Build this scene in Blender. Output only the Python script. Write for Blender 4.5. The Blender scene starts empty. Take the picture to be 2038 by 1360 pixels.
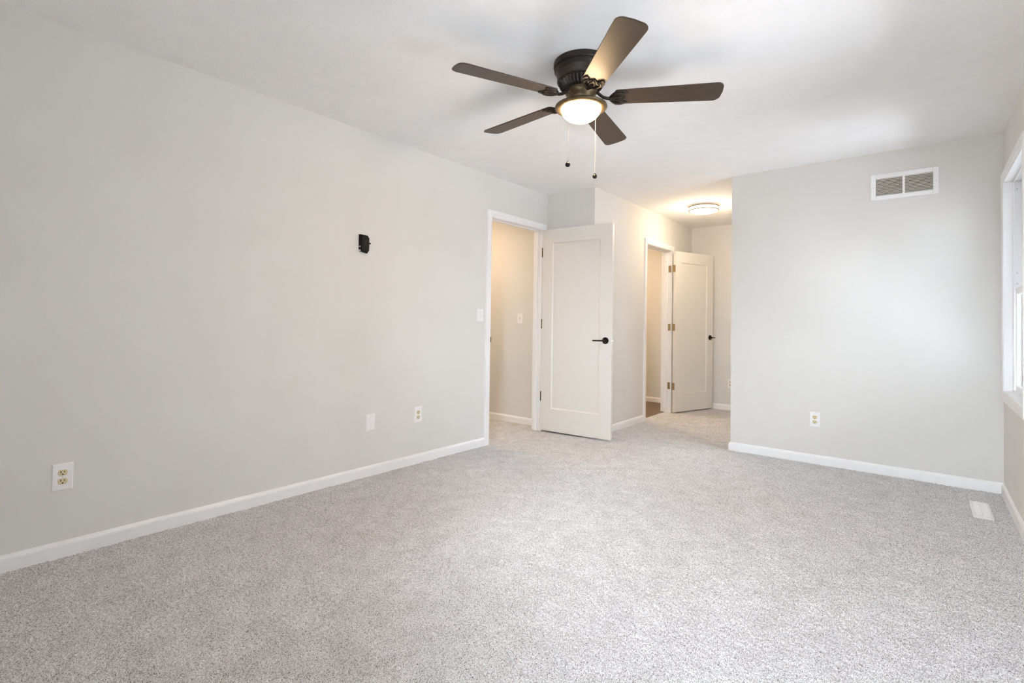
import bpy, bmesh, math, random
import numpy as np
from mathutils import Vector, Matrix

# ------------------------------------------------------------------ camera, sky, exposure
S = bpy.context.scene
CAM = (3.06466, -0.25493, 1.09674)
YAW, PITCH, ROLL, FPX, PPY = 0.68344, 0.01601, 0.01444, 1010.42, 627.45
cam_data = bpy.data.cameras.new('camera')
cam = bpy.data.objects.new('camera', cam_data)
S.collection.objects.link(cam)
Fw = Vector((-math.sin(YAW)*math.cos(PITCH), math.cos(YAW)*math.cos(PITCH), math.sin(PITCH)))
Rt = Vector((math.cos(YAW), math.sin(YAW), 0))
Up = Rt.cross(Fw)
R2 = Rt*math.cos(ROLL) + Up*math.sin(ROLL)
U2 = Up*math.cos(ROLL) - Rt*math.sin(ROLL)
M = Matrix((R2, U2, -Fw)).transposed().to_4x4()
M.translation = CAM
cam.matrix_world = M
cam_data.sensor_width = 36
cam_data.lens = FPX/2038*36
cam_data.shift_y = -(680-PPY)/2038
cam_data.clip_start = 0.01
S.camera = cam

SKY = 20.0
world = bpy.data.worlds.new('overcast_sky'); S.world = world; world.use_nodes = True
wn = world.node_tree.nodes; wl = world.node_tree.links; wn.clear()
wo = wn.new('ShaderNodeOutputWorld'); bg = wn.new('ShaderNodeBackground')
tc = wn.new('ShaderNodeTexCoord'); sx = wn.new('ShaderNodeSeparateXYZ'); rp = wn.new('ShaderNodeValToRGB')
wl.new(tc.outputs['Generated'], sx.inputs[0]); wl.new(sx.outputs['Z'], rp.inputs[0])
rp.color_ramp.elements[0].position = 0.0; rp.color_ramp.elements[0].color = (.285, .295, .33, 1)   # pale ground
rp.color_ramp.elements[1].position = 0.03; rp.color_ramp.elements[1].color = (.785, .86, .99, 1)
wl.new(rp.outputs[0], bg.inputs[0]); bg.inputs[1].default_value = SKY
wl.new(bg.outputs[0], wo.inputs[0])

S.view_settings.view_transform = 'Standard'
S.view_settings.look = 'None'
S.view_settings.gamma = 1
S.view_settings.use_curve_mapping = False
S.view_settings.exposure = 1.47
S.cycles.max_bounces = 14
S.cycles.diffuse_bounces = 10
S.cycles.transparent_max_bounces = 12

WARM = (1.0, .69, .38)
WARM2 = (1.0, .80, .585)
FAN_LAMP, ALCOVE_LAMP, HALL_LAMP = 46.0, 4.4, 7.8
ALCOVE_WATTS = 4.8

# ------------------------------------------------------------------ room measures (metres)
H = 2.44
YN = -0.75                        # wall behind the camera
YA, XB, YC, YR, XD, XE = 4.073, 0.5636, 6.7206, 4.4931, 1.7209, 3.4744
D1 = (3.2, 3.98, 2.06)            # entry door opening in the left wall: y0, y1, top
D2 = (5.265, 6.0, 2.037)          # alcove door opening
HALLY = 4.15
W1 = (3.525, 4.405, .692, 2.084)    # window openings in the right wall: y0, y1, z0, z1
W2 = (1.45, 2.65, .685, 2.06)
W3 = (2.35, 3.30, .95, 2.08)     # window in the wall behind the viewer: x0, x1, z0, z1

def link(o): S.collection.objects.link(o); return o

# ------------------------------------------------------------------ materials
def mat(name, col, rough=.6, metal=0., spec=.5):
    m = bpy.data.materials.new(name); m.use_nodes = True
    b = m.node_tree.nodes['Principled BSDF']
    b.inputs['Base Color'].default_value = (*col, 1); b.inputs['Roughness'].default_value = rough
    b.inputs['Metallic'].default_value = metal; b.inputs['Specular IOR Level'].default_value = spec
    return m
def nodes(m): return m.node_tree.nodes, m.node_tree.links, m.node_tree.nodes['Principled BSDF']
def coord(m):
    n, l, b = nodes(m); t = n.new('ShaderNodeTexCoord'); return t.outputs['Object']
def bump(m, scale, strength, dist, detail=3, kind='noise'):
    n, l, b = nodes(m)
    t = n.new('ShaderNodeTexNoise'); t.inputs['Scale'].default_value = scale; t.inputs['Detail'].default_value = detail
    l.new(coord(m), t.inputs['Vector'])
    bp = n.new('ShaderNodeBump'); bp.inputs['Strength'].default_value = strength; bp.inputs['Distance'].default_value = dist
    l.new(t.outputs['Fac'], bp.inputs['Height']); l.new(bp.outputs[0], b.inputs['Normal'])
    return m
def mottle(m, c0, c1, scale, detail=4):
    n, l, b = nodes(m)
    t = n.new('ShaderNodeTexNoise'); t.inputs['Scale'].default_value = scale; t.inputs['Detail'].default_value = detail
    l.new(coord(m), t.inputs['Vector'])
    r = n.new('ShaderNodeValToRGB')
    r.color_ramp.elements[0].position = .35; r.color_ramp.elements[1].position = .65
    r.color_ramp.elements[0].color = (*c0, 1); r.color_ramp.elements[1].color = (*c1, 1)
    l.new(t.outputs['Fac'], r.inputs[0]); l.new(r.outputs[0], b.inputs['Base Color'])
    return m
M_WALL = bump(mottle(mat('greige_wall_paint', (.70, .68, .645), .75, 0, .25), (.690, .681, .660), (.705, .697, .676), 3), 260, .12, .002)
M_CEIL = bump(mottle(mat('ceiling_paint', (.80, .80, .79), .85, 0, .2), (.855, .85, .85), (.875, .87, .87), 8), 170, .5, .004, 2)
M_TRIM = bump(mat('white_trim_paint', (.835, .84, .855), .38), 40, .03, .001)
M_DOOR = bump(mat('door_paint', (.74, .72, .685), .4), 60, .04, .001)
M_VINYL = mat('white_vinyl', (.86, .87, .87), .35)
M_PLATE = mat('white_plastic', (.83, .83, .84), .3)
M_IVORY = mat('ivory_plastic', (.66, .57, .36), .35)
M_DARK = mat('dark_void', (.012, .011, .010), .8)
M_BLACK = bump(mat('black_plastic', (.006, .006, .006), .5, 0, .25), 300, .1, .001)
M_SILVER = mat('bright_metal', (.85, .85, .84), .25, 1)
M_SCREW = mat('painted_screw', (.62, .62, .62), .4, .3)
M_BRONZE = bump(mottle(mat('oil_rubbed_bronze', (.03, .024, .02), .45, .5), (.022, .017, .014), (.045, .034, .026), 14), 120, .08, .001)
M_BRONZE_GLARE = bump(mottle(mat('bronze_lamp_glare', (.09, .065, .035), .40, .7), (.085, .062, .032), (.15, .11, .058), 16), 120, .08, .001)  # bronze lightened towards gold: the lamp's glare is put into the colour
M_BLADE = mat('espresso_blade', (.03, .02, .015), .42, 0, .58)
n, l, b = nodes(M_BLADE)
wv = n.new('ShaderNodeTexNoise'); wv.inputs['Scale'].default_value = 40; wv.inputs['Detail'].default_value = 5
mp = n.new('ShaderNodeMapping'); mp.inputs['Scale'].default_value = (.12, 1.6, 1)
l.new(coord(M_BLADE), mp.inputs[0]); l.new(mp.outputs[0], wv.inputs['Vector'])
rr = n.new('ShaderNodeValToRGB'); rr.color_ramp.elements[0].color = (.032, .019, .011, 1); rr.color_ramp.elements[1].color = (.054, .033, .020, 1)
l.new(wv.outputs['Fac'], rr.inputs[0]); l.new(rr.outputs[0], b.inputs['Base Color'])
M_HANDLE = mat('matte_black_metal', (.014, .013, .013), .35, .6)
M_BRASS = bump(mat('antique_brass', (.42, .33, .19), .4, .9), 90, .05, .001)
M_DKBRASS = mat('dark_brass', (.12, .09, .05), .4, .8)
M_NICKEL = mat('brushed_nickel', (.22, .18, .12), .45, .6)
M_CHAIN = mat('bead_chain', (.50, .42, .33), .35, .9)
M_LOUVER = mat('louver_enamel', (.74, .70, .64), .45)

def emit(name, col, strength, base=(.9, .88, .82)):
    m = mat(name, base, .25)
    n, l, b = nodes(m)
    b.inputs['Emission Color'].default_value = (*col, 1); b.inputs['Emission Strength'].default_value = strength
    return m
M_BOWL = emit('lit_frosted_glass', WARM, FAN_LAMP)
M_DIFF = emit('lit_acrylic', WARM2, ALCOVE_LAMP)

M_GLASS = bpy.data.materials.new('window_glass'); M_GLASS.use_nodes = True
n = M_GLASS.node_tree.nodes; l = M_GLASS.node_tree.links; n.clear()
o_ = n.new('ShaderNodeOutputMaterial'); mx = n.new('ShaderNodeMixShader'); tr = n.new('ShaderNodeBsdfTransparent')
gl = n.new('ShaderNodeBsdfGlossy'); gl.inputs['Roughness'].default_value = .02
fr = n.new('ShaderNodeFresnel'); fr.inputs['IOR'].default_value = 1.45
tr.inputs[0].default_value = (.95, .97, .96, 1)
l.new(fr.outputs[0], mx.inputs[0]); l.new(tr.outputs[0], mx.inputs[1]); l.new(gl.outputs[0], mx.inputs[2]); l.new(mx.outputs[0], o_.inputs[0])

# carpet: every tuft takes its own yarn colour
M_CARPET = mat('frieze_carpet', (.6, .57, .54), .95, 0, .1)
n, l, b = nodes(M_CARPET)
mpc = n.new('ShaderNodeMapping'); mpc.inputs['Rotation'].default_value = (0, 0, .6); mpc.inputs['Scale'].default_value = (1, .8, 1)
l.new(coord(M_CARPET), mpc.inputs[0])
vo = n.new('ShaderNodeTexNoise'); vo.inputs['Scale'].default_value = 300; vo.inputs['Detail'].default_value = 2.5; vo.inputs['Roughness'].default_value = .65
l.new(mpc.outputs[0], vo.inputs['Vector'])
cr = n.new('ShaderNodeValToRGB'); e = cr.color_ramp.elements
e[0].position = .30; e[0].color = (.115, .113, .118, 1); e[1].position = .70; e[1].color = (.92, .91, .925, 1)
for p_, c_ in ((.36, (.215, .21, .215)), (.44, (.565, .56, .57)), (.52, (.76, .755, .77)), (.60, (.88, .875, .89))):
    k = e.new(p_); k.color = (*c_, 1)
l.new(vo.outputs['Fac'], cr.inputs[0])
pt = n.new('ShaderNodeTexNoise'); pt.inputs['Scale'].default_value = 9; pt.inputs['Detail'].default_value = 3     # trodden and brushed patches
l.new(coord(M_CARPET), pt.inputs['Vector'])
pr_ = n.new('ShaderNodeMapRange'); pr_.inputs['From Min'].default_value = .3; pr_.inputs['From Max'].default_value = .7; pr_.inputs['To Min'].default_value = .85; pr_.inputs['To Max'].default_value = 1.0
l.new(pt.outputs['Fac'], pr_.inputs[0])
mxc = n.new('ShaderNodeVectorMath'); mxc.operation = 'SCALE'
l.new(cr.outputs[0], mxc.inputs[0]); l.new(pr_.outputs[0], mxc.inputs['Scale']); l.new(mxc.outputs[0], b.inputs['Base Color'])
bn = n.new('ShaderNodeTexNoise'); bn.inputs['Scale'].default_value = 420; bn.inputs['Detail'].default_value = 2
l.new(coord(M_CARPET), bn.inputs['Vector'])
bp = n.new('ShaderNodeBump'); bp.inputs['Strength'].default_value = .6; bp.inputs['Distance'].default_value = .003
l.new(bn.outputs['Fac'], bp.inputs['Height']); l.new(bp.outputs[0], b.inputs['Normal'])

M_WOOD = mat('vinyl_plank', (.25, .18, .13), .45)
n, l, b = nodes(M_WOOD)
bk = n.new('ShaderNodeTexBrick'); bk.inputs['Scale'].default_value = 1.0; bk.inputs['Brick Width'].default_value = 1.2; bk.inputs['Row Height'].default_value = .15
bk.inputs['Mortar Size'].default_value = .0015
bk.inputs['Color1'].default_value = (.26, .185, .13, 1); bk.inputs['Color2'].default_value = (.20, .14, .10, 1); bk.inputs['Mortar'].default_value = (.06, .04, .03, 1)
gn = n.new('ShaderNodeTexNoise'); gn.inputs['Scale'].default_value = 12; gn.inputs['Detail'].default_value = 6
gm = n.new('ShaderNodeMapping'); gm.inputs['Scale'].default_value = (1, 9, 1)
co = coord(M_WOOD); l.new(co, bk.inputs['Vector']); l.new(co, gm.inputs[0]); l.new(gm.outputs[0], gn.inputs['Vector'])
mm = n.new('ShaderNodeMixRGB'); mm.blend_type = 'MULTIPLY'; mm.inputs[0].default_value = .6
l.new(bk.outputs['Color'], mm.inputs[1]); l.new(gn.outputs['Fac'], mm.inputs[2]); l.new(mm.outputs[0], b.inputs['Base Color'])

# ------------------------------------------------------------------ mesh helpers
class MB:
    def __init__(s): s.bm = bmesh.new()
    def box(s, x0, x1, y0, y1, z0, z1, bev=0, seg=2):
        t = bmesh.new(); bmesh.ops.create_cube(t, size=1)
        for v in t.verts: v.co = ((x0+x1)/2+v.co.x*(x1-x0), (y0+y1)/2+v.co.y*(y1-y0), (z0+z1)/2+v.co.z*(z1-z0))
        if bev: bmesh.ops.bevel(t, geom=t.edges[:], offset=bev, segments=seg, profile=.5, affect='EDGES')
        return s.add(t)
    def add(s, t, mx=None):
        if mx is not None: t.transform(mx)
        me = bpy.data.meshes.new('tmp'); t.to_mesh(me); t.free(); s.bm.from_mesh(me); bpy.data.meshes.remove(me); return s
    def lathe(s, prof, n=48, mx=None, flute=None):
        t = bmesh.new(); rings = []
        for i, (r, z) in enumerate(prof):
            if r < 1e-6: rings.append([t.verts.new((0, 0, z))]*n); continue
            rings.append([t.verts.new((r*math.cos(2*math.pi*k/n)*(1-(flute[i] if flute else 0)*(k % 2)),
                                       r*math.sin(2*math.pi*k/n)*(1-(flute[i] if flute else 0)*(k % 2)), z)) for k in range(n)])
        for a, c in zip(rings, rings[1:]):
            for k in range(n):
                q = [a[k], a[(k+1) % n], c[(k+1) % n], c[k]]; u = []
                for v in q:
                    if v not in u: u.append(v)
                if len(u) > 2:
                    try: t.faces.new(u)
                    except ValueError: pass
        bmesh.ops.recalc_face_normals(t, faces=t.faces[:])
        return s.add(t, mx)
    def tube(s, pts, r, n=10, flat=1.0, taper=None):
        t = bmesh.new(); P = [Vector(p) for p in pts]; rings = []
        for i, p in enumerate(P):
            d = (P[min(i+1, len(P)-1)] - P[max(i-1, 0)]).normalized()
            a = d.cross(Vector((0, 0, 1)));  a = a.normalized() if a.length > 1e-4 else Vector((1, 0, 0))
            c = a.cross(d); rad = r*(taper[i] if taper else 1)
            rings.append([t.verts.new(p + a*rad*math.cos(2*math.pi*k/n) + c*rad*flat*math.sin(2*math.pi*k/n)) for k in range(n)])
        for a, c in zip(rings, rings[1:]):
            for k in range(n): t.faces.new([a[k], a[(k+1) % n], c[(k+1) % n], c[k]])
        t.faces.new(rings[0][::-1]); t.faces.new(rings[-1])
        bmesh.ops.recalc_face_normals(t, faces=t.faces[:])
        return s.add(t)
    def prism(s, outline, z0, z1, bev=0, mx=None):
        t = bmesh.new()
        a = [t.verts.new((x, y, z0)) for x, y in outline]; c = [t.verts.new((x, y, z1)) for x, y in outline]
        t.faces.new(a[::-1]); t.faces.new(c); k = len(a)
        for i in range(k): t.faces.new([a[i], a[(i+1) % k], c[(i+1) % k], c[i]])
        bmesh.ops.recalc_face_normals(t, faces=t.faces[:])
        if bev: bmesh.ops.bevel(t, geom=[e for e in t.edges if abs(e.verts[0].co.z-e.verts[1].co.z) < 1e-6], offset=bev, segments=2, profile=.5, affect='EDGES')
        return s.add(t, mx)
    def cyl(s, c, r, h, axis='z', n=24, bev=0):
        mx = Matrix.Translation(c)
        if axis == 'x': mx = mx @ Matrix.Rotation(math.pi/2, 4, 'Y')
        if axis == 'y': mx = mx @ Matrix.Rotation(-math.pi/2, 4, 'X')
        pr = [(0, -h/2), (r-bev, -h/2), (r, -h/2+bev), (r, h/2-bev), (r-bev, h/2), (0, h/2)] if bev else [(0, -h/2), (r, -h/2), (r, h/2), (0, h/2)]
        return s.lathe(pr, n, mx)
    def ball(s, c, r, sz=1):
        pr = [(r*math.sin(math.pi*i/12), -r*sz*math.cos(math.pi*i/12)) for i in range(13)]
        pr[0] = (0, pr[0][1]); pr[-1] = (0, pr[-1][1])
        return s.lathe(pr, 20, Matrix.Translation(c))
    def torus(s, R, r, z, n=64, m=10, c=(0, 0)):
        t = bmesh.new(); g = [[t.verts.new((c[0]+(R+r*math.cos(2*math.pi*j/m))*math.cos(2*math.pi*i/n), c[1]+(R+r*math.cos(2*math.pi*j/m))*math.sin(2*math.pi*i/n), z+r*math.sin(2*math.pi*j/m))) for j in range(m)] for i in range(n)]
        for i in range(n):
            for j in range(m): t.faces.new([g[i][j], g[(i+1) % n][j], g[(i+1) % n][(j+1) % m], g[i][(j+1) % m]])
        bmesh.ops.recalc_face_normals(t, faces=t.faces[:])
        return s.add(t)
    def build(s, name, m, parent=None, smooth=None, loc=None, rotz=None):
        me = bpy.data.meshes.new(name); s.bm.to_mesh(me); s.bm.free(); me.materials.append(m)
        if smooth:
            me.shade_smooth(); 
            try: me.set_sharp_from_angle(angle=math.radians(smooth))
            except Exception: pass
        o = link(bpy.data.objects.new(name, me))
        if parent is not None: o.parent = parent
        if loc is not None: o.location = loc
        if rotz is not None: o.rotation_euler[2] = rotz
        return o

def tag(o, label=None, cat=None, group=None, kind=None):
    if label: o['label'] = label
    if cat: o['category'] = cat
    if group: o['group'] = group
    if kind: o['kind'] = kind
    return o
def empty(name, loc, rotz=0.):
    o = link(bpy.data.objects.new(name, None)); o.empty_display_size = .05
    o.location = loc; o.rotation_euler[2] = rotz; return o
def struct(o, label, cat): return tag(o, label, cat, None, 'structure')
def copy_tree(o, parent=None):
    c = o.copy(); link(c); c.parent = parent
    for ch in [q for q in S.objects if q.parent == o]: copy_tree(ch, c)
    return c

# ------------------------------------------------------------------ shell
T = .10
wall = MB().box(-T, 0, YN, D1[0]-.018, -.05, H).box(-T, 0, D1[1]+.018, YA, -.05, H).box(-T, 0, D1[0]-.018, D1[1]+.018, D1[2]+.018, H)
struct(wall.build('wall_left', M_WALL), 'long greige wall on the left with outlets and the entry door', 'wall')
struct(MB().box(-T, XB, YA, YA+.10, -.05, H).build('wall_corner', M_WALL), 'short greige wall stub behind the open entry door', 'wall')
wall = MB().box(XB-.12, XB, YA+.10, D2[0]-.018, -.05, H).box(XB-.12, XB, D2[1]+.018, YC+.1, -.05, H).box(XB-.12, XB, D2[0]-.018, D2[1]+.018, D2[2]+.018, H)
struct(wall.build('wall_alcove_left', M_WALL), 'left wall of the warm lit alcove holding the second door', 'wall')
struct(MB().box(XB, XD+.1, YC, YC+.1, -.05, H).build('wall_alcove_end', M_WALL), 'end wall of the warm lit alcove', 'wall')
struct(MB().box(XD, XD+.1, YR+.1, YC, -.05, H).build('wall_alcove_right', M_WALL), 'right wall of the alcove, turned away from view', 'wall')
struct(MB().box(XD, XE+.14, YR, YR+.1, -.05, H).build('wall_back', M_WALL), 'greige back wall with the return air grille', 'wall')
wall = MB()
ys = [YN, W2[0], W2[1], W1[0], W1[1], YR]
for a, c in ((0, 1), (2, 3), (4, 5)): wall.box(XE, XE+.14, ys[a], ys[c], -.05, H)
for w in (W1, W2): wall.box(XE, XE+.14, w[0], w[1], -.05, w[2]).box(XE, XE+.14, w[0], w[1], w[3], H)
struct(wall.build('wall_right', M_WALL), 'greige wall on the right holding the window', 'wall')
wall = MB().box(-T, W3[0], YN-.1, YN, -.05, H).box(W3[1], XE+.14, YN-.1, YN, -.05, H).box(W3[0], W3[1], YN-.1, YN, -.05, W3[2]).box(W3[0], W3[1], YN-.1, YN, W3[3], H)
struct(wall.build('wall_near', M_WALL), 'wall with a window behind the viewer', 'wall')
struct(MB().box(-2.1, XE+.2, YN-.15, YC+.15, H, H+.1).build('ceiling', M_CEIL), 'flat white textured ceiling', 'ceiling')
# hallway beyond the entry door, and the room beyond the alcove door
wall = MB().box(-1.9, -T, HALLY, HALLY+.1, -.05, H)
struct(wall.build('wall_hall_end', M_WALL), 'warm lit hallway wall seen through the entry door', 'wall')
struct(MB().box(-2.0, -1.9, 1.2, HALLY+.1, -.05, H).build('wall_hall_far', M_WALL), 'far side wall of the hallway', 'wall')
struct(MB().box(-1.9, -T, 1.1, 1.2, -.05, H).build('wall_hall_near', M_WALL), 'near end wall of the hallway', 'wall')
BY = 6.66
struct(MB().box(-1.5, XB-.12, BY, BY+.1, -.05, H).build('wall_bath_end', M_WALL), 'beige wall seen through the alcove door', 'wall')
struct(MB().box(-1.5, XB-.12, 4.75, 4.85, -.05, H).build('wall_bath_near', M_WALL), 'near wall of the room beyond the alcove door', 'wall')
struct(MB().box(-1.6, -1.5, 4.75, BY+.1, -.05, H).build('wall_bath_far', M_WALL), 'far wall of the room beyond the alcove door', 'wall')
struct(MB().box(-1.6, XB-.07, 4.75, BY+.1, -.06, .002).build('floor_plank', M_WOOD), 'brown plank floor beyond the alcove door', 'floor')
struct(MB().box(-2.1, XE+.14, YN-.1, YC+.1, -.16, -.06).build('floor_base', M_DARK), 'subfloor under the carpet', 'floor')

# carpet with real tuft relief
def carpet():
    sp = .0055; x0, y0 = -1.92, YN-.02
    nx = int((XE+.02-x0)/sp)+1; ny = int((YC+.02-y0)/sp)+1
    rng = np.random.default_rng(7)
    X = x0 + np.arange(nx)*sp; Y = y0 + np.arange(ny)*sp
    gx, gy = np.meshgrid(X, Y, indexing='ij')
    big = rng.random((nx//24+3, ny//24+3))
    ix = np.arange(nx)/24; iy = np.arange(ny)/24
    i0 = ix.astype(int); j0 = iy.astype(int); fx = (ix-i0)[:, None]; fy = (iy-j0)[None, :]
    low = (big[i0][:, j0]*(1-fx)*(1-fy) + big[i0+1][:, j0]*fx*(1-fy) + big[i0][:, j0+1]*(1-fx)*fy + big[i0+1][:, j0+1]*fx*fy)
    z = -.009 + .010*rng.random((nx, ny))**.7 + .003*(low-.5)
    px = gx + (rng.random((nx, ny))-.5)*.004; py = gy + (rng.random((nx, ny))-.5)*.004
    cxm = X[:-1]+sp/2; cym = Y[:-1]+sp/2
    A, B = np.meshgrid(cxm, cym, indexing='ij')
    e = .01
    m = ((A > -e) & (A < XE+e) & (B < YA+e)) | ((A > XB-e) & (A < XE+e) & (B < YR+e)) | ((A > XB-e) & (A < XD+e) & (B < YC+e))
    m |= (A < 0) & (B > 2.4) & (B < HALLY+e)
    m |= (A > XB-.07) & (A < XB) & (B > D2[0]-.01) & (B < D2[1]+.01)
    idx = np.arange(nx*ny).reshape(nx, ny)
    ii, jj = np.nonzero(m)
    q = np.stack([idx[ii, jj], idx[ii+1, jj], idx[ii+1, jj+1], idx[ii, jj+1]], 1)
    used, inv = np.unique(q.ravel(), return_inverse=True)
    co = np.stack([px.ravel()[used], py.ravel()[used], z.ravel()[used]], 1)
    me = bpy.data.meshes.new('floor'); nf = len(q)
    me.vertices.add(len(co)); me.vertices.foreach_set('co', co.astype(np.float32).ravel())
    me.loops.add(nf*4); me.loops.foreach_set('vertex_index', inv.astype(np.int32).ravel())
    me.polygons.add(nf); me.polygons.foreach_set('loop_start', np.arange(0, nf*4, 4, dtype=np.int32))
    me.update(calc_edges=True); me.shade_smooth()
    me.materials.append(M_CARPET)
    return link(bpy.data.objects.new('floor', me))
struct(carpet(), 'speckled light grey and brown frieze carpet', 'carpet')

# ------------------------------------------------------------------ trim
def sweep_base(name, pts, label, prof=((0, -.012), (.013, -.012), (.013, .050), (.0115, .058), (.007, .064), (.005, .068), (.003, .0710), (0, .0715))):
    t = bmesh.new(); st = []
    P = [Vector(p) for p in pts]
    for i, p in enumerate(P):
        ds = []
        if i > 0: ds.append((P[i]-P[i-1]).normalized())
        if i < len(P)-1: ds.append((P[i+1]-P[i]).normalized())
        ns = [Vector((d.y, -d.x)) for d in ds]
        off = ns[0] if len(ns) == 1 else (ns[0]+ns[1])/(1+ns[0].dot(ns[1]))
        st.append([t.verts.new((p.x+off.x*d, p.y+off.y*d, z)) for d, z in prof])
    for a, c in zip(st, st[1:]):
        for k in range(len(prof)-1): t.faces.new([a[k], c[k], c[k+1], a[k+1]])
    t.faces.new(st[0]); t.faces.new(st[-1][::-1])
    bmesh.ops.recalc_face_normals(t, faces=t.faces[:])
    return struct(MB().add(t).build(name, M_TRIM), label, 'baseboard')
CW = .058
sweep_base('baseboard_left', [(0, YN), (0, D1[0]-.012-CW)], 'white baseboard along the long left wall')
sweep_base('baseboard_corner', [(0, YA), (XB, YA), (XB, D2[0]-.004-CW)], 'white baseboard between the two doors')
sweep_base('baseboard_alcove', [(XB, D2[1]+.004+CW), (XB, YC), (XD, YC)], 'white baseboard at the alcove end')
sweep_base('baseboard_back', [(XD, YC), (XD, YR), (XE, YR)], 'white baseboard along the back wall')
sweep_base('baseboard_right', [(XE, YR), (XE, YN)], 'white baseboard under the window on the right wall')
sweep_base('baseboard_hall', [(-1.9, HALLY), (-T, HALLY)], 'white baseboard seen through the entry door')
sweep_base('baseboard_bath', [(-1.5, BY), (XB-.12, BY)], 'white baseboard above the plank floor')

CPROF = ((0, 0), (0, .011), (.004, .0135), (.018, .0135), (.022, .0155), (.030, .0165), (.048, .018), (.055, .018), (.058, .016), (.058, 0))
def casing(u0, u1, z0, z1, fmap, closed=False, prof=CPROF, right_limit=None):
    t = bmesh.new(); st = []
    c = [(-1, -1), (-1, 1), (1, 1), (1, -1)]
    for su, sz in c:
        row = []
        for o_, d in prof:
            u = u0-o_ if su < 0 else u1+o_
            if right_limit is not None: u = min(u, right_limit)
            z = z1+o_ if sz > 0 else (z0-o_ if closed else z0)
            row.append(t.verts.new(fmap(u, d, z)))
        st.append(row)
    pairs = list(zip(st, st[1:])) + ([(st[-1], st[0])] if closed else [])
    for a, b_ in pairs:
        for k in range(len(prof)-1): t.faces.new([a[k], b_[k], b_[k+1], a[k+1]])
    if not closed: t.faces.new(st[0]); t.faces.new(st[-1][::-1])
    bmesh.ops.recalc_face_normals(t, faces=t.faces[:])
    return t
fl = lambda u, d, z: (d, u, z)
fa = lambda u, d, z: (XB+d, u, z)
fr_ = lambda u, d, z: (XE-d, u, z)

def door_frame(name, D, x0, x1, fmap, gap_l, gap_r, label, stop_x, limit=None):
    r = empty(name, (x1, D[0], 0)); struct(r, label, 'door frame'); bpy.context.view_layer.update()
    inv = Matrix.Translation((-x1, -D[0], 0))
    m = MB().add(casing(D[0]-gap_l, D[1]+gap_r, -.01, D[2]+.004, fmap, right_limit=limit), inv); m.build('casing', M_TRIM, r)
    m = MB().box(x0-.004, x1+.002, D[0]-.018, D[0], -.012, D[2]).box(x0-.004, x1+.002, D[1], D[1]+.018, -.012, D[2]).box(x0-.004, x1+.002, D[0]-.018, D[1]+.018, D[2], D[2]+.018)
    m.bm.transform(inv); m.build('jamb', M_TRIM, r)
    sx0, sx1 = stop_x
    m = MB().box(sx0, sx1, D[0], D[0]+.010, -.012, D[2], .002).box(sx0, sx1, D[1]-.010, D[1], -.012, D[2], .002).box(sx0, sx1, D[0]+.010, D[1]-.010, D[2]-.010, D[2], .002)
    m.bm.transform(inv); m.build('door_stop', M_TRIM, r)
    return r, inv
r, inv = door_frame('trim_1', D1, -T, 0, fl, .012, .006, 'white casing and jamb around the entry doorway on the left wall', (-.085, -.045), YA-.004)
m = MB().box(-.035, -.002, D1[0]-.001, D1[0]+.0025, .915, .975, .001).box(-.004, .004, D1[0]-.001, D1[0]+.010, .922, .968, .001); m.bm.transform(inv); tag(m.build('strike_plate', M_DKBRASS, r), 'small dark metal strike plate')
r, inv = door_frame('trim_2', D2, XB-.12, XB, fa, .004, .004, 'white casing and jamb around the doorway inside the alcove', (XB-.09, XB-.045))
m = MB().box(XB-.03, XB-.002, D2[0]-.001, D2[0]+.0025, .885, .95, .001); m.bm.transform(inv); tag(m.build('strike_plate', M_DKBRASS, r), 'small dark metal strike plate')

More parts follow.
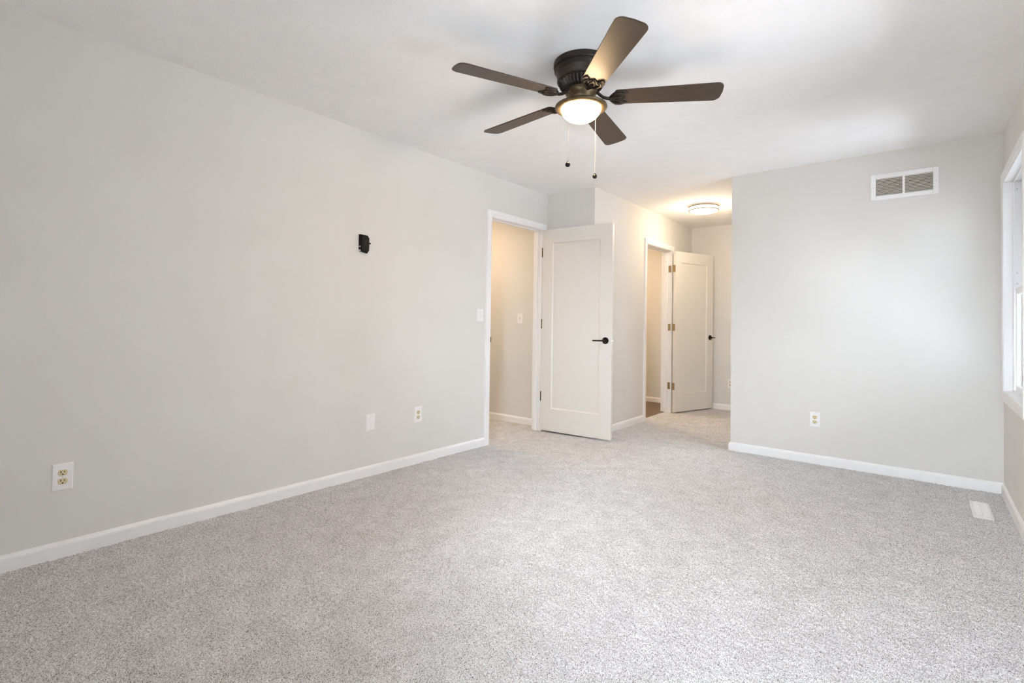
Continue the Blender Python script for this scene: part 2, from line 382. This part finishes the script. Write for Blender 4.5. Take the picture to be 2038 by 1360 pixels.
# ------------------------------------------------------------------ doors
def make_door(name, loc, ang, w, z0, z1, label, face, lever_dir, hinge_z, hinge_mat, jamb_leaf=None, lever=.118):
    """slab runs along local +x from the hinge, thickness along local y from 0 to .035*(-face); seen face at y=0"""
    r = empty(name, loc, ang); struct(r, label, 'door')
    th = .035; sl, sr, tr_, brl = .113, .126, .138, .225
    m = MB(); x0, x1 = .0, w
    m.box(x0, x0+sl, 0, th, z0, z1).box(x1-sr, x1, 0, th, z0, z1).box(x0+sl, x1-sr, 0, th, z1-tr_, z1).box(x0+sl, x1-sr, 0, th, z0, z0+brl)
    bmesh.ops.remove_doubles(m.bm, verts=m.bm.verts[:], dist=1e-5)
    m.build('door_slab', M_DOOR, r)
    # recessed flat panel with sloped sticking
    t = bmesh.new(); e_ = .012; d = .009
    a, b_, c, f = x0+sl, x1-sr, z0+brl, z1-tr_
    for y_out, y_in, flip in ((0, d, 1), (th, th-d, -1)):
        o4 = [t.verts.new(p) for p in ((a, y_out, c), (b_, y_out, c), (b_, y_out, f), (a, y_out, f))]
        m4 = [t.verts.new(p) for p in ((a+.004, y_out+flip*.005, c+.004), (b_-.004, y_out+flip*.005, c+.004), (b_-.004, y_out+flip*.005, f-.004), (a+.004, y_out+flip*.005, f-.004))]
        i4 = [t.verts.new(p) for p in ((a+e_, y_in, c+e_), (b_-e_, y_in, c+e_), (b_-e_, y_in, f-e_), (a+e_, y_in, f-e_))]
        for k in range(4):
            t.faces.new([o4[k], o4[(k+1) % 4], m4[(k+1) % 4], m4[k]]); t.faces.new([m4[k], m4[(k+1) % 4], i4[(k+1) % 4], i4[k]])
        t.faces.new(i4)
    bmesh.ops.recalc_face_normals(t, faces=t.faces[:])
    MB().add(t).build('recessed_panel', M_DOOR, r)
    # lever handle on both faces, latch on the edge
    for sgn, yb in ((-1, 0), (1, th)):
        hx, hz = w-.062, .945
        hm = MB().cyl((hx, yb+sgn*.005, hz), .0325, .010, 'y', 32, .003).cyl((hx, yb+sgn*.020, hz), .011, .025, 'y', 20)
        h = hm.build('door_handle', M_HANDLE, r, 40); tag(h, 'matte black round rose with lever')
        ld = lever_dir
        lv = MB().tube([(hx-ld*.010, yb+sgn*.034, hz), (hx+ld*.01, yb+sgn*.036, hz), (hx+ld*lever*.45, yb+sgn*.037, hz-.001), (hx+ld*lever, yb+sgn*.035, hz-.002)], .0085, 12, .85, [.9, 1, .95, .8])
        lv.build('lever', M_HANDLE, h, 50)
    m = MB().box(w-.0005, w+.0015, .006, .029, .918, .972, .0008); la = m.build('latch_plate', M_SILVER, r)
    MB().box(w, w+.009, .011, .024, .937, .953, .002).build('latch_bolt', M_SILVER, la)
    for hz in hinge_z:
        h = jamb_leaf(r, hz, hinge_mat)
    return r

def hinge_entry(r, hz, mt):
    m = MB()
    for k in range(5): m.cyl((-.010, .004, hz-.036+k*.018), .0055, .0172, 'z', 14, .001)
    h = m.build('hinge', mt, r, 40); tag(h, 'dark brass hinge')
    MB().cyl((-.010, .004, hz+.047), .0045, .004, 'z', 12).cyl((-.010, .004, hz-.047), .0045, .004, 'z', 12).build('hinge_pin', mt, h, 40)
    MB().box(-.0018, -.0002, .004, .030, hz-.044, hz+.044, .0006).build('hinge_leaf', mt, h)
    return h
make_door('door_1', (.028, 3.963, 0), math.radians(4.6), .762, .016, 2.055,
          'cream single panel entry door standing open into the bedroom', 1, -1, (.36, 1.095, 1.825), M_DKBRASS, hinge_entry)

def hinge_alcove(r, hz, mt):
    # door leaf on the slab edge, knuckles, and jamb leaf folded out beside it
    m = MB()
    for k in range(5): m.cyl((-.004, .037, hz-.036+k*.018), .006, .0172, 'z', 14, .001)
    h = m.build('hinge', mt, r, 40); tag(h, 'antique brass butt hinge')
    t = MB()
    ol = [(-.044+.0, -.044), (-.044, .044)]
    def leaf(c0, c1):
        rr = .009; pts = []
        for cx_, cz_, a0 in ((c1-rr, .044-rr, 0), (c0+rr, .044-rr, 90), (c0+rr, -.044+rr, 180), (c1-rr, -.044+rr, 270)):
            for k in range(4):
                a = math.radians(a0+30*k); pts.append((cx_+rr*math.cos(a), cz_+rr*math.sin(a)))
        return pts
    mx = Matrix.Translation((-.0005, 0, hz)) @ Matrix(((0, 0, 1, 0), (1, 0, 0, 0), (0, 1, 0, 0), (0, 0, 0, 1)))
    MB().prism(leaf(.002, .034), -.0018, 0, .0004, mx).build('hinge_leaf', mt, h)
    return h
d2 = make_door('door_2', (.640, 5.957, 0), math.radians(71.4), .742, .014, 2.032,
          'cream single panel door opened against the alcove wall', 1, 1, (.335, 1.075, 1.815), M_BRASS, hinge_alcove, .058)
# leaves on the jamb side belong to the frame of the alcove door
for hz in (.335, 1.075, 1.815):
    m = MB().box(XB-.034, XB-.001, D2[1]-.0022, D2[1]+.001, hz-.044, hz+.044, .0008)
    m.bm.transform(inv); tag(m.build('hinge_leaf', M_BRASS, r), 'antique brass hinge leaf')

# ------------------------------------------------------------------ windows
def make_window(name, W, label, origin=None, rotz=0.):
    y0, y1, z0, z1 = W
    r = empty(name, origin or (XE, (y0+y1)/2, z0), rotz); struct(r, label, 'window')
    inv = Matrix.Translation((-XE, -(y0+y1)/2, -z0))
    def put(m, nm, mt, par=r, sm=None):
        m.bm.transform(inv); return m.build(nm, mt, par, sm)
    m = MB().add(casing(y0, y1, z0, z1, fr_, True)); put(m, 'casing', M_TRIM)
    def ring(m, a, b_, c, d, w, xa, xb, bev=.002):
        m.box(xa, xb, a, a+w, c, d, bev).box(xa, xb, b_-w, b_, c, d, bev).box(xa, xb, a+w, b_-w, c, c+w, bev).box(xa, xb, a+w, b_-w, d-w, d, bev); return m
    put(ring(MB(), y0-.004, y1+.004, z0-.004, z1+.004, .010, XE-.010, XE+.135, .001), 'jamb', M_TRIM)
    put(ring(MB(), y0+.006, y1-.006, z0+.006, z1-.006, .012, XE+.034, XE+.044), 'stop_bead', M_TRIM)
    put(ring(MB(), y0+.006, y1-.006, z0+.006, z1-.006, .022, XE+.112, XE+.135), 'outer_frame', M_VINYL)
    zm = (z0+z1)/2-.035
    lo = put(ring(MB(), y0+.016, y1-.016, z0+.010, zm+.018, .042, XE+.046, XE+.076, .004), 'lower_sash', M_VINYL)
    put(MB().box(XE+.059, XE+.063, y0+.05, y1-.05, z0+.045, zm-.018), 'pane', M_GLASS, lo)
    put(MB().box(XE+.050, XE+.070, (y0+y1)/2-.03, (y0+y1)/2+.03, zm+.0175, zm+.032, .004), 'sash_lock', M_VINYL, lo)
    up = put(ring(MB(), y0+.016, y1-.016, zm-.018, z1-.010, .042, XE+.080, XE+.110, .004), 'upper_sash', M_VINYL)
    put(MB().box(XE+.093, XE+.097, y0+.05, y1-.05, zm+.018, z1-.045), 'pane', M_GLASS, up)
    for zc in (z1-.06, zm+.12, zm+.05):
        put(MB().box(XE+.052, XE+.060, y1-.0085, y1-.0055, zc-.006, zc+.006, .001), 'jamb_clip', M_SCREW)
    return r
make_window('window_1', W1, 'white double hung window at the right edge of the picture')
make_window('window_2', W2, 'white double hung window beside the viewer, outside the picture')
make_window('window_3', W3, 'wide white window in the wall behind the viewer', ((W3[0]+W3[1])/2, YN, W3[2]), -math.pi/2)

# ------------------------------------------------------------------ wall plates (local: x across, z up, facing -y)
def plate_mesh(w=.076, h=.122, d=.006):
    t = bmesh.new(); rows = []
    for s_, y in ((0, 0), (0, -.0015), (.004, -d)):
        rows.append([t.verts.new((sx*(w/2-s_), y, sz*(h/2-s_))) for sx, sz in ((-1, -1), (1, -1), (1, 1), (-1, 1))])
    for a, c in zip(rows, rows[1:]):
        for k in range(4): t.faces.new([a[k], a[(k+1) % 4], c[(k+1) % 4], c[k]])
    t.faces.new(rows[-1]); t.faces.new(rows[0][::-1]); bmesh.ops.recalc_face_normals(t, faces=t.faces[:])
    return MB().add(t)
def screw(z, par, nm='screw', mt=None, d=.006):
    return MB().cyl((0, -d-.0003, z), .0032, .0016, 'y', 14, .0004).build(nm, mt or M_SCREW, par, 40)
def outlet_mesh(name):
    r = empty(name, (0, 0, 0))
    plate_mesh().build('wall_plate', M_PLATE, r)
    for zc in (.0195, -.0195):
        pts = []
        for k in range(33):                       # receptacle face: round sides, flat top and bottom
            a = 2*math.pi*k/33; pts.append((.0172*math.cos(a), max(-.0135, min(.0135, .0172*math.sin(a)))))
        mx = Matrix.Translation((0, 0, zc)) @ Matrix.Rotation(math.pi/2, 4, 'X')
        rc = MB().prism(pts, .0050, .0075, .0006, mx).build('receptacle', M_IVORY, r)
        tag(rc, 'ivory receptacle face')
        mm = MB().box(-.0078, -.0048, -.0079, -.0070, zc-.0005, zc+.0080).box(.0048, .0074, -.0079, -.0070, zc+.0005, zc+.0075).cyl((0, -.00745, zc-.0072), .0030, .0009, 'y', 14)
        mm.build('slots', M_DARK, rc)
    screw(0, r, d=.006)
    return r
o1 = outlet_mesh('power_outlet')
G = 'duplex power outlets low on the walls'
spots = [((0, .264, .364), math.pi/2, 'white power outlet with ivory sockets near the left picture edge'),
         ((0, 2.365, .374), math.pi/2, 'white power outlet with ivory sockets right of the blank plate'),
         ((2.373, YR, .353), 0, 'white power outlet with ivory sockets below the grille on back wall'),
         ((1.090, YC, .348), 0, 'partly hidden power outlet on the alcove end wall beside the open door')]
for i, (loc, rz, lb) in enumerate(spots):
    o = o1 if i == 0 else copy_tree(o1)
    o.location = loc; o.rotation_euler[2] = rz; tag(o, lb, 'outlet', G)
bp_ = empty('blank_wall_plate', (0, 1.927, .377), math.pi/2)
tag(bp_, 'plain white blank wall plate between two outlets on left wall', 'wall plate')
plate_mesh(.078, .118).build('wall_plate', M_PLATE, bp_); screw(.042, bp_); screw(-.042, bp_)
sw = empty('light_switch', (0, 3.061, 1.167), math.pi/2)
plate_mesh(.078, .117).build('wall_plate', M_PLATE, sw)
MB().box(-.006, .006, -.0072, -.0055, -.013, .013, .0005).build('toggle_slot', M_SCREW, sw)
t = MB().box(-.0042, .0042, -.019, -.005, -.005, .006, .0015); t.bm.transform(Matrix.Rotation(math.radians(-18), 4, 'X')); t.build('toggle', M_PLATE, sw)
screw(.030, sw); screw(-.030, sw)
tag(sw, 'white toggle light switch on left wall beside the entry door casing', 'light switch', 'toggle light switches')
s2 = copy_tree(sw); s2.location = (-.405, HALLY, 1.150); s2.rotation_euler[2] = 0
tag(s2, 'toggle light switch on the warm hallway wall seen through the doorway', 'light switch', 'toggle light switches')

# black wall bracket
r = empty('wall_bracket', (0, 1.835, 1.580), math.pi/2)
tag(r, 'small black plastic bracket mounted on the bare left wall', 'wall bracket')
ol = [(-.030, .0), (.034, .0), (.034, .10), (.020, .118), (-.030, .122)]
mx = Matrix.Rotation(math.pi/2, 4, 'X')
m = MB().prism([(-.032, .004), (.030, -.006), (.044, .014), (.044, .104), (.030, .120), (-.032, .122)], 0, .018, .003, mx); m.build('back_plate', M_BLACK, r)
m = MB().prism([(-.026, .010), (.024, .004), (.036, .020), (.036, .098), (.024, .112), (-.026, .114)], .016, .032, .004, mx); m.build('front_cover', M_BLACK, r)
MB().cyl((.046, -.016, .066), .006, .018, 'x', 16, .001).build('thumb_screw', M_BLACK, r, 40)
tag(MB().box(-.0335, -.0315, -.026, -.006, .032, .040, .0008).build('clip', M_SILVER, r), 'bright metal clip')
tag(MB().box(-.034, -.0315, -.024, -.004, .004, .014, .0008).build('clip', M_SILVER, r), 'bright metal clip')
MB().box(-.010, .012, -.034, -.030, .045, .085, .002).build('socket_slot', M_DARK, r)

# ------------------------------------------------------------------ return air grille and floor register
gx0, gx1, gz0, gz1 = 2.738, 3.139, 2.073, 2.270
gr = empty('return_air_grille', ((gx0+gx1)/2, YR, gz0)); tag(gr, 'white two section return air grille high on the back wall', 'vent')
w2, hh = (gx1-gx0)/2, gz1-gz0
m = MB(); fx = .032; fz = .034; mid = .0075; d = .010
m.box(-w2, -w2+fx, -d, 0, 0, hh, .003).box(w2-fx, w2, -d, 0, 0, hh, .003).box(-w2+fx, w2-fx, -d, 0, 0, fz, .003).box(-w2+fx, w2-fx, -d, 0, hh-fz, hh, .003).box(-mid, mid, -d, 0, fz, hh-fz, .001)
m.build('grille_frame', M_PLATE, gr)
MB().box(-w2+.01, w2-.01, -.0012, -.0004, .01, hh-.01).build('duct_opening', M_DARK, gr)
for a, c in ((-w2+fx, -mid), (mid, w2-fx)):
    m = MB(); ns = 12; st_ = (hh-2*fz)/ns
    for k in range(ns):
        t = bmesh.new(); z_ = fz+st_*(k+.5)
        q = [t.verts.new(p) for p in ((a, -.0088, z_-.0030), (c, -.0088, z_-.0030), (c, -.0020, z_+.0046), (a, -.0020, z_+.0046))]
        q2 = [t.verts.new(p) for p in ((a, -.0080, z_-.0036), (c, -.0080, z_-.0036), (c, -.0012, z_+.0040), (a, -.0012, z_+.0040))]
        t.faces.new(q[::-1]); t.faces.new(q2)
        for i in range(4): t.faces.new([q[i], q[(i+1) % 4], q2[(i+1) % 4], q2[i]])
        bmesh.ops.recalc_face_normals(t, faces=t.faces[:]); m.add(t)
    m.build('louvers', M_LOUVER, gr)
for sx_ in (-w2+.013, w2-.013): MB().cyl((sx_, -d-.0004, hh/2), .004, .002, 'y', 14, .0005).build('screw', M_SCREW, gr, 40)

fr0 = empty('floor_register', (3.329, 3.955, 0)); tag(fr0, 'white louvered heat register set in the carpet by the right wall', 'floor vent')
m = MB(); a, c = .046, .168
m.box(-a, -a+.014, -c, c, -.004, .010, .003).box(a-.014, a, -c, c, -.004, .010, .003).box(-a+.014, a-.014, -c, -c+.02, -.004, .010, .003).box(-a+.014, a-.014, c-.02, c, -.004, .010, .003)
m.build('register_frame', M_PLATE, fr0)
m = MB()
for k in range(19): y_ = -c+.028+k*.0156; m.box(-a+.013, a-.013, y_-.0055, y_+.0055, .003, .0085, .001)
m.box(-.003, .003, -c+.02, c-.02, .002, .009, .001); m.build('louvers', M_PLATE, fr0)
MB().box(-a+.01, a-.01, -c+.015, c-.015, -.003, .0035).build('damper', M_LOUVER, fr0)

# ------------------------------------------------------------------ ceiling fan
FC = (1.690, 1.970, H)
fan = empty('ceiling_fan', FC); tag(fan, 'dark bronze five blade ceiling fan with lit glass bowl', 'ceiling fan')
zz = lambda z: z-H
m = MB().lathe([(0, 0), (.141, 0), (.143, -.004), (.143, -.024), (.139, -.029), (.135, -.030), (.135, -.034), (.139, -.037), (.139, -.041), (.133, -.048), (.130, -.052), (.130, -.056), (.128, -.060), (.122, -.084), (.121, -.090), (.124, -.093), (.124, -.098), (.119, -.101), (0, -.101)], 64)
m.build('motor_housing', M_BRONZE, fan, 35)
m = MB().lathe([(0, -.099), (.117, -.099), (.117, -.106), (.111, -.122), (.100, -.134), (.084, -.141), (.078, -.142), (0, -.142)], 72, None, [0, 0, .07, .09, .10, .10, 0, 0]); m.build('fluted_ring', M_BRONZE, fan, 20)
m = MB().lathe([(0, -.138), (.078, -.140), (.081, -.150), (.079, -.160), (.072, -.170), (.064, -.178), (.060, -.188), (.059, -.200), (.062, -.207), (.070, -.214), (0, -.214)], 48)
for k in range(10):
    a = 2*math.pi*k/10+.2; m.ball((.079*math.cos(a), .079*math.sin(a), -.152), .006)
m.build('switch_housing', M_BRONZE_GLARE, fan, 40)
a = math.radians(-100); MB().ball((.060*math.cos(a), .060*math.sin(a), -.202), .0045).build('screw', M_BRASS, fan, 60)
m = MB().lathe([(.050, -.206), (.066, -.208), (.095, -.212), (.122, -.218), (.132, -.224), (.134, -.230), (.130, -.236), (.116, -.241), (.103, -.241), (.101, -.236), (.060, -.222), (.050, -.206)], 64)
m.build('light_fitter', M_BRONZE_GLARE, fan, 50)
pr = [(0, -.230), (.1005, -.232)] + [(.1005*math.cos(t_), -.238-.066*math.sin(t_)) for t_ in [math.pi/2*k/12 for k in range(12)]] + [(0, -.304)]
bowl = MB().lathe(pr, 56).build('light_bowl', M_BOWL, fan, 60); tag(bowl, 'glowing frosted glass bowl')

BL0, BL1 = .168, .690
def blade_outline():
    pts = []; w0, w1 = .056, .070
    def arc(cx_, cy_, rr, a0, a1, k=6): return [(cx_+rr*math.cos(math.radians(a0+(a1-a0)*i/k)), cy_+rr*math.sin(math.radians(a0+(a1-a0)*i/k))) for i in range(k+1)]
    pts += arc(BL0+.018, -w0+.018, .018, 180, 270)
    pts += arc(BL1-.036, -w1+.036, .036, 270, 345)
    pts += [(BL1+.003, 0)]
    pts += arc(BL1-.036, w1-.036, .036, 15, 90)
    pts += arc(BL0+.018, w0-.018, .018, 90, 180)
    return pts
PH = 4.2996
for k in range(5):
    ang = PH + k*2*math.pi/5
    bl = MB().prism(blade_outline(), -.003, .003, .0012)
    ob = bl.build('fan_blade', M_BLADE, fan)
    ob.location = (0, 0, zz(2.257)); ob.rotation_euler = (math.radians(-10.5), 0, ang); ob.rotation_mode = 'XYZ'
    # bracket: holder plate under the root, scrolls and the curved arm to the hub
    m = MB()
    half = [(.150, .010), (.160, .022), (.178, .044), (.200, .058), (.232, .061), (.262, .052), (.276, .040), (.262, .034), (.246, .030), (.240, .018), (.252, .008)]
    half = [(.140+(x-.150)*.75, y*.95) for x, y in half]
    m.prism([(x, -y) for x, y in half] + [(.222, 0)] + [(x, y) for x, y in half[::-1]], -.009, -.003, .0015)
    for s_ in (-1, 1):
        m.tube([(.146, s_*.008, -.010), (.162, s_*.028, -.012), (.181, s_*.041, -.012), (.201, s_*.041, -.012), (.211, s_*.032, -.011), (.204, s_*.022, -.011), (.193, s_*.025, -.011)], .0042, 8)
        m.tube([(.151, s_*.006, -.011), (.170, s_*.012, -.012), (.188, s_*.012, -.012), (.206, s_*.005, -.010)], .0036, 8)
    for x_, y_ in ((.188, .032), (.188, -.032), (.212, 0)): m.ball((x_, y_, -.010), .0045, .6)
    br = m.build('blade_bracket', M_BRONZE, ob, 50)
    arm = MB().tube([(.066, 0, .034), (.080, 0, .030), (.096, 0, .014), (.112, 0, .001), (.130, 0, -.005), (.150, 0, -.008), (.175, 0, -.007)], .0095, 12, .8)
    a_ = arm.build('bracket_arm', M_BRONZE, fan, 60); a_.location = (0, 0, zz(2.257)); a_.rotation_euler = (0, 0, ang)

def chain(x, y, ztop, zbot, sx, sy):
    m = MB().tube([(sx, sy, zz(2.250)), (x*.98, y*.98, zz(2.247)), (x, y, zz(2.243)), (x, y, zz(2.20)), (x, y, zz(zbot)+.010)], .0008, 6)
    n_ = int((ztop-zbot-.02)/.008)
    for k in range(n_): m.ball((x, y, zz(ztop)-k*.008), .0013)
    c = m.build('pull_chain', M_CHAIN, fan, 60)
    q = MB().ball((x, y, zz(zbot)), .0125); q.cyl((x, y, zz(zbot)+.013), .004, .006, 'z', 12); q.build('pull_knob', M_HANDLE, c, 60)
    MB().ball((x, y, zz(ztop)-.06), .003).build('chain_connector', M_BRONZE, c, 60)
chain(.023-.012, -.134, 2.19, 1.880, .004, -.05)
chain(-.005+.012, .136, 2.19, 1.886, 0, .05)

# ------------------------------------------------------------------ flush ceiling light in the alcove
fl_ = empty('flush_ceiling_light', (1.145, 5.46, H)); tag(fl_, 'round flush ceiling light with two nickel rings, lit in the alcove', 'ceiling light')
MB().lathe([(0, 0), (.150, 0), (.150, -.012), (0, -.012)], 56).build('base_pan', M_PLATE, fl_, 40)
pr = [(0, -.010), (.148, -.010), (.148, -.058)] + [(.148*math.cos(t_), -.058-.030*math.sin(t_)) for t_ in [math.pi/2*k/10 for k in range(1, 10)]] + [(0, -.088)]
tag(MB().lathe(pr, 56).build('diffuser', M_DIFF, fl_, 50), 'glowing white diffuser')
for z_ in (-.018, -.056):
    MB().torus(.1555, .0062, z_, 72, 10).build('trim_ring', M_NICKEL, fl_, 80)
for k in range(3):
    a = math.radians(200+120*k); MB().cyl((.1555*math.cos(a), .1555*math.sin(a), -.037), .0028, .040, 'z', 10).build('ring_post', M_NICKEL, fl_, 60)

d_ = bpy.data.lights.new('flush_lamp', 'POINT'); d_.energy = ALCOVE_WATTS; d_.color = WARM2; d_.shadow_soft_size = .12
fl_lamp = link(bpy.data.objects.new('flush_lamp', d_)); fl_lamp.location = (1.145, 5.46, H-.24)

# hallway and far-room lamps, out of sight beyond their doors
def lamp(name, loc, power, size):
    d = bpy.data.lights.new(name, 'AREA'); d.shape = 'DISK'; d.size = size; d.energy = power; d.color = (1.0, .72, .44)
    o = link(bpy.data.objects.new(name, d)); o.location = loc; return o
lamp('hall_lamp', (-1.05, 3.35, H-.03), HALL_LAMP, .3)
lamp('bath_lamp', (-.5, 5.8, H-.03), 8.5, .3)

# ------------------------------------------------------------------ the house next door, glimpsed through the window
M_SIDING = mat('lap_siding', (.175, .17, .17), .7)
nh = MB(); nx_ = XE+4.5
prof = []
t = bmesh.new(); z_ = -.8; rows = []
while z_ < 5.3:
    rows += [(nx_-.016, z_), (nx_, z_+.125)]; z_ += .125
L = [t.verts.new((x, -7, z)) for x, z in rows]; R = [t.verts.new((x, 12, z)) for x, z in rows]
for k in range(len(rows)-1): t.faces.new([L[k], R[k], R[k+1], L[k+1]])
bmesh.ops.recalc_face_normals(t, faces=t.faces[:]); nh.add(t); nh.box(nx_+.002, nx_+6, -7, 12, -.8, 5.3)
tag(nh.build('house_exterior', M_SIDING), 'grey lap siding of the house next door, glimpsed through the window', 'house')
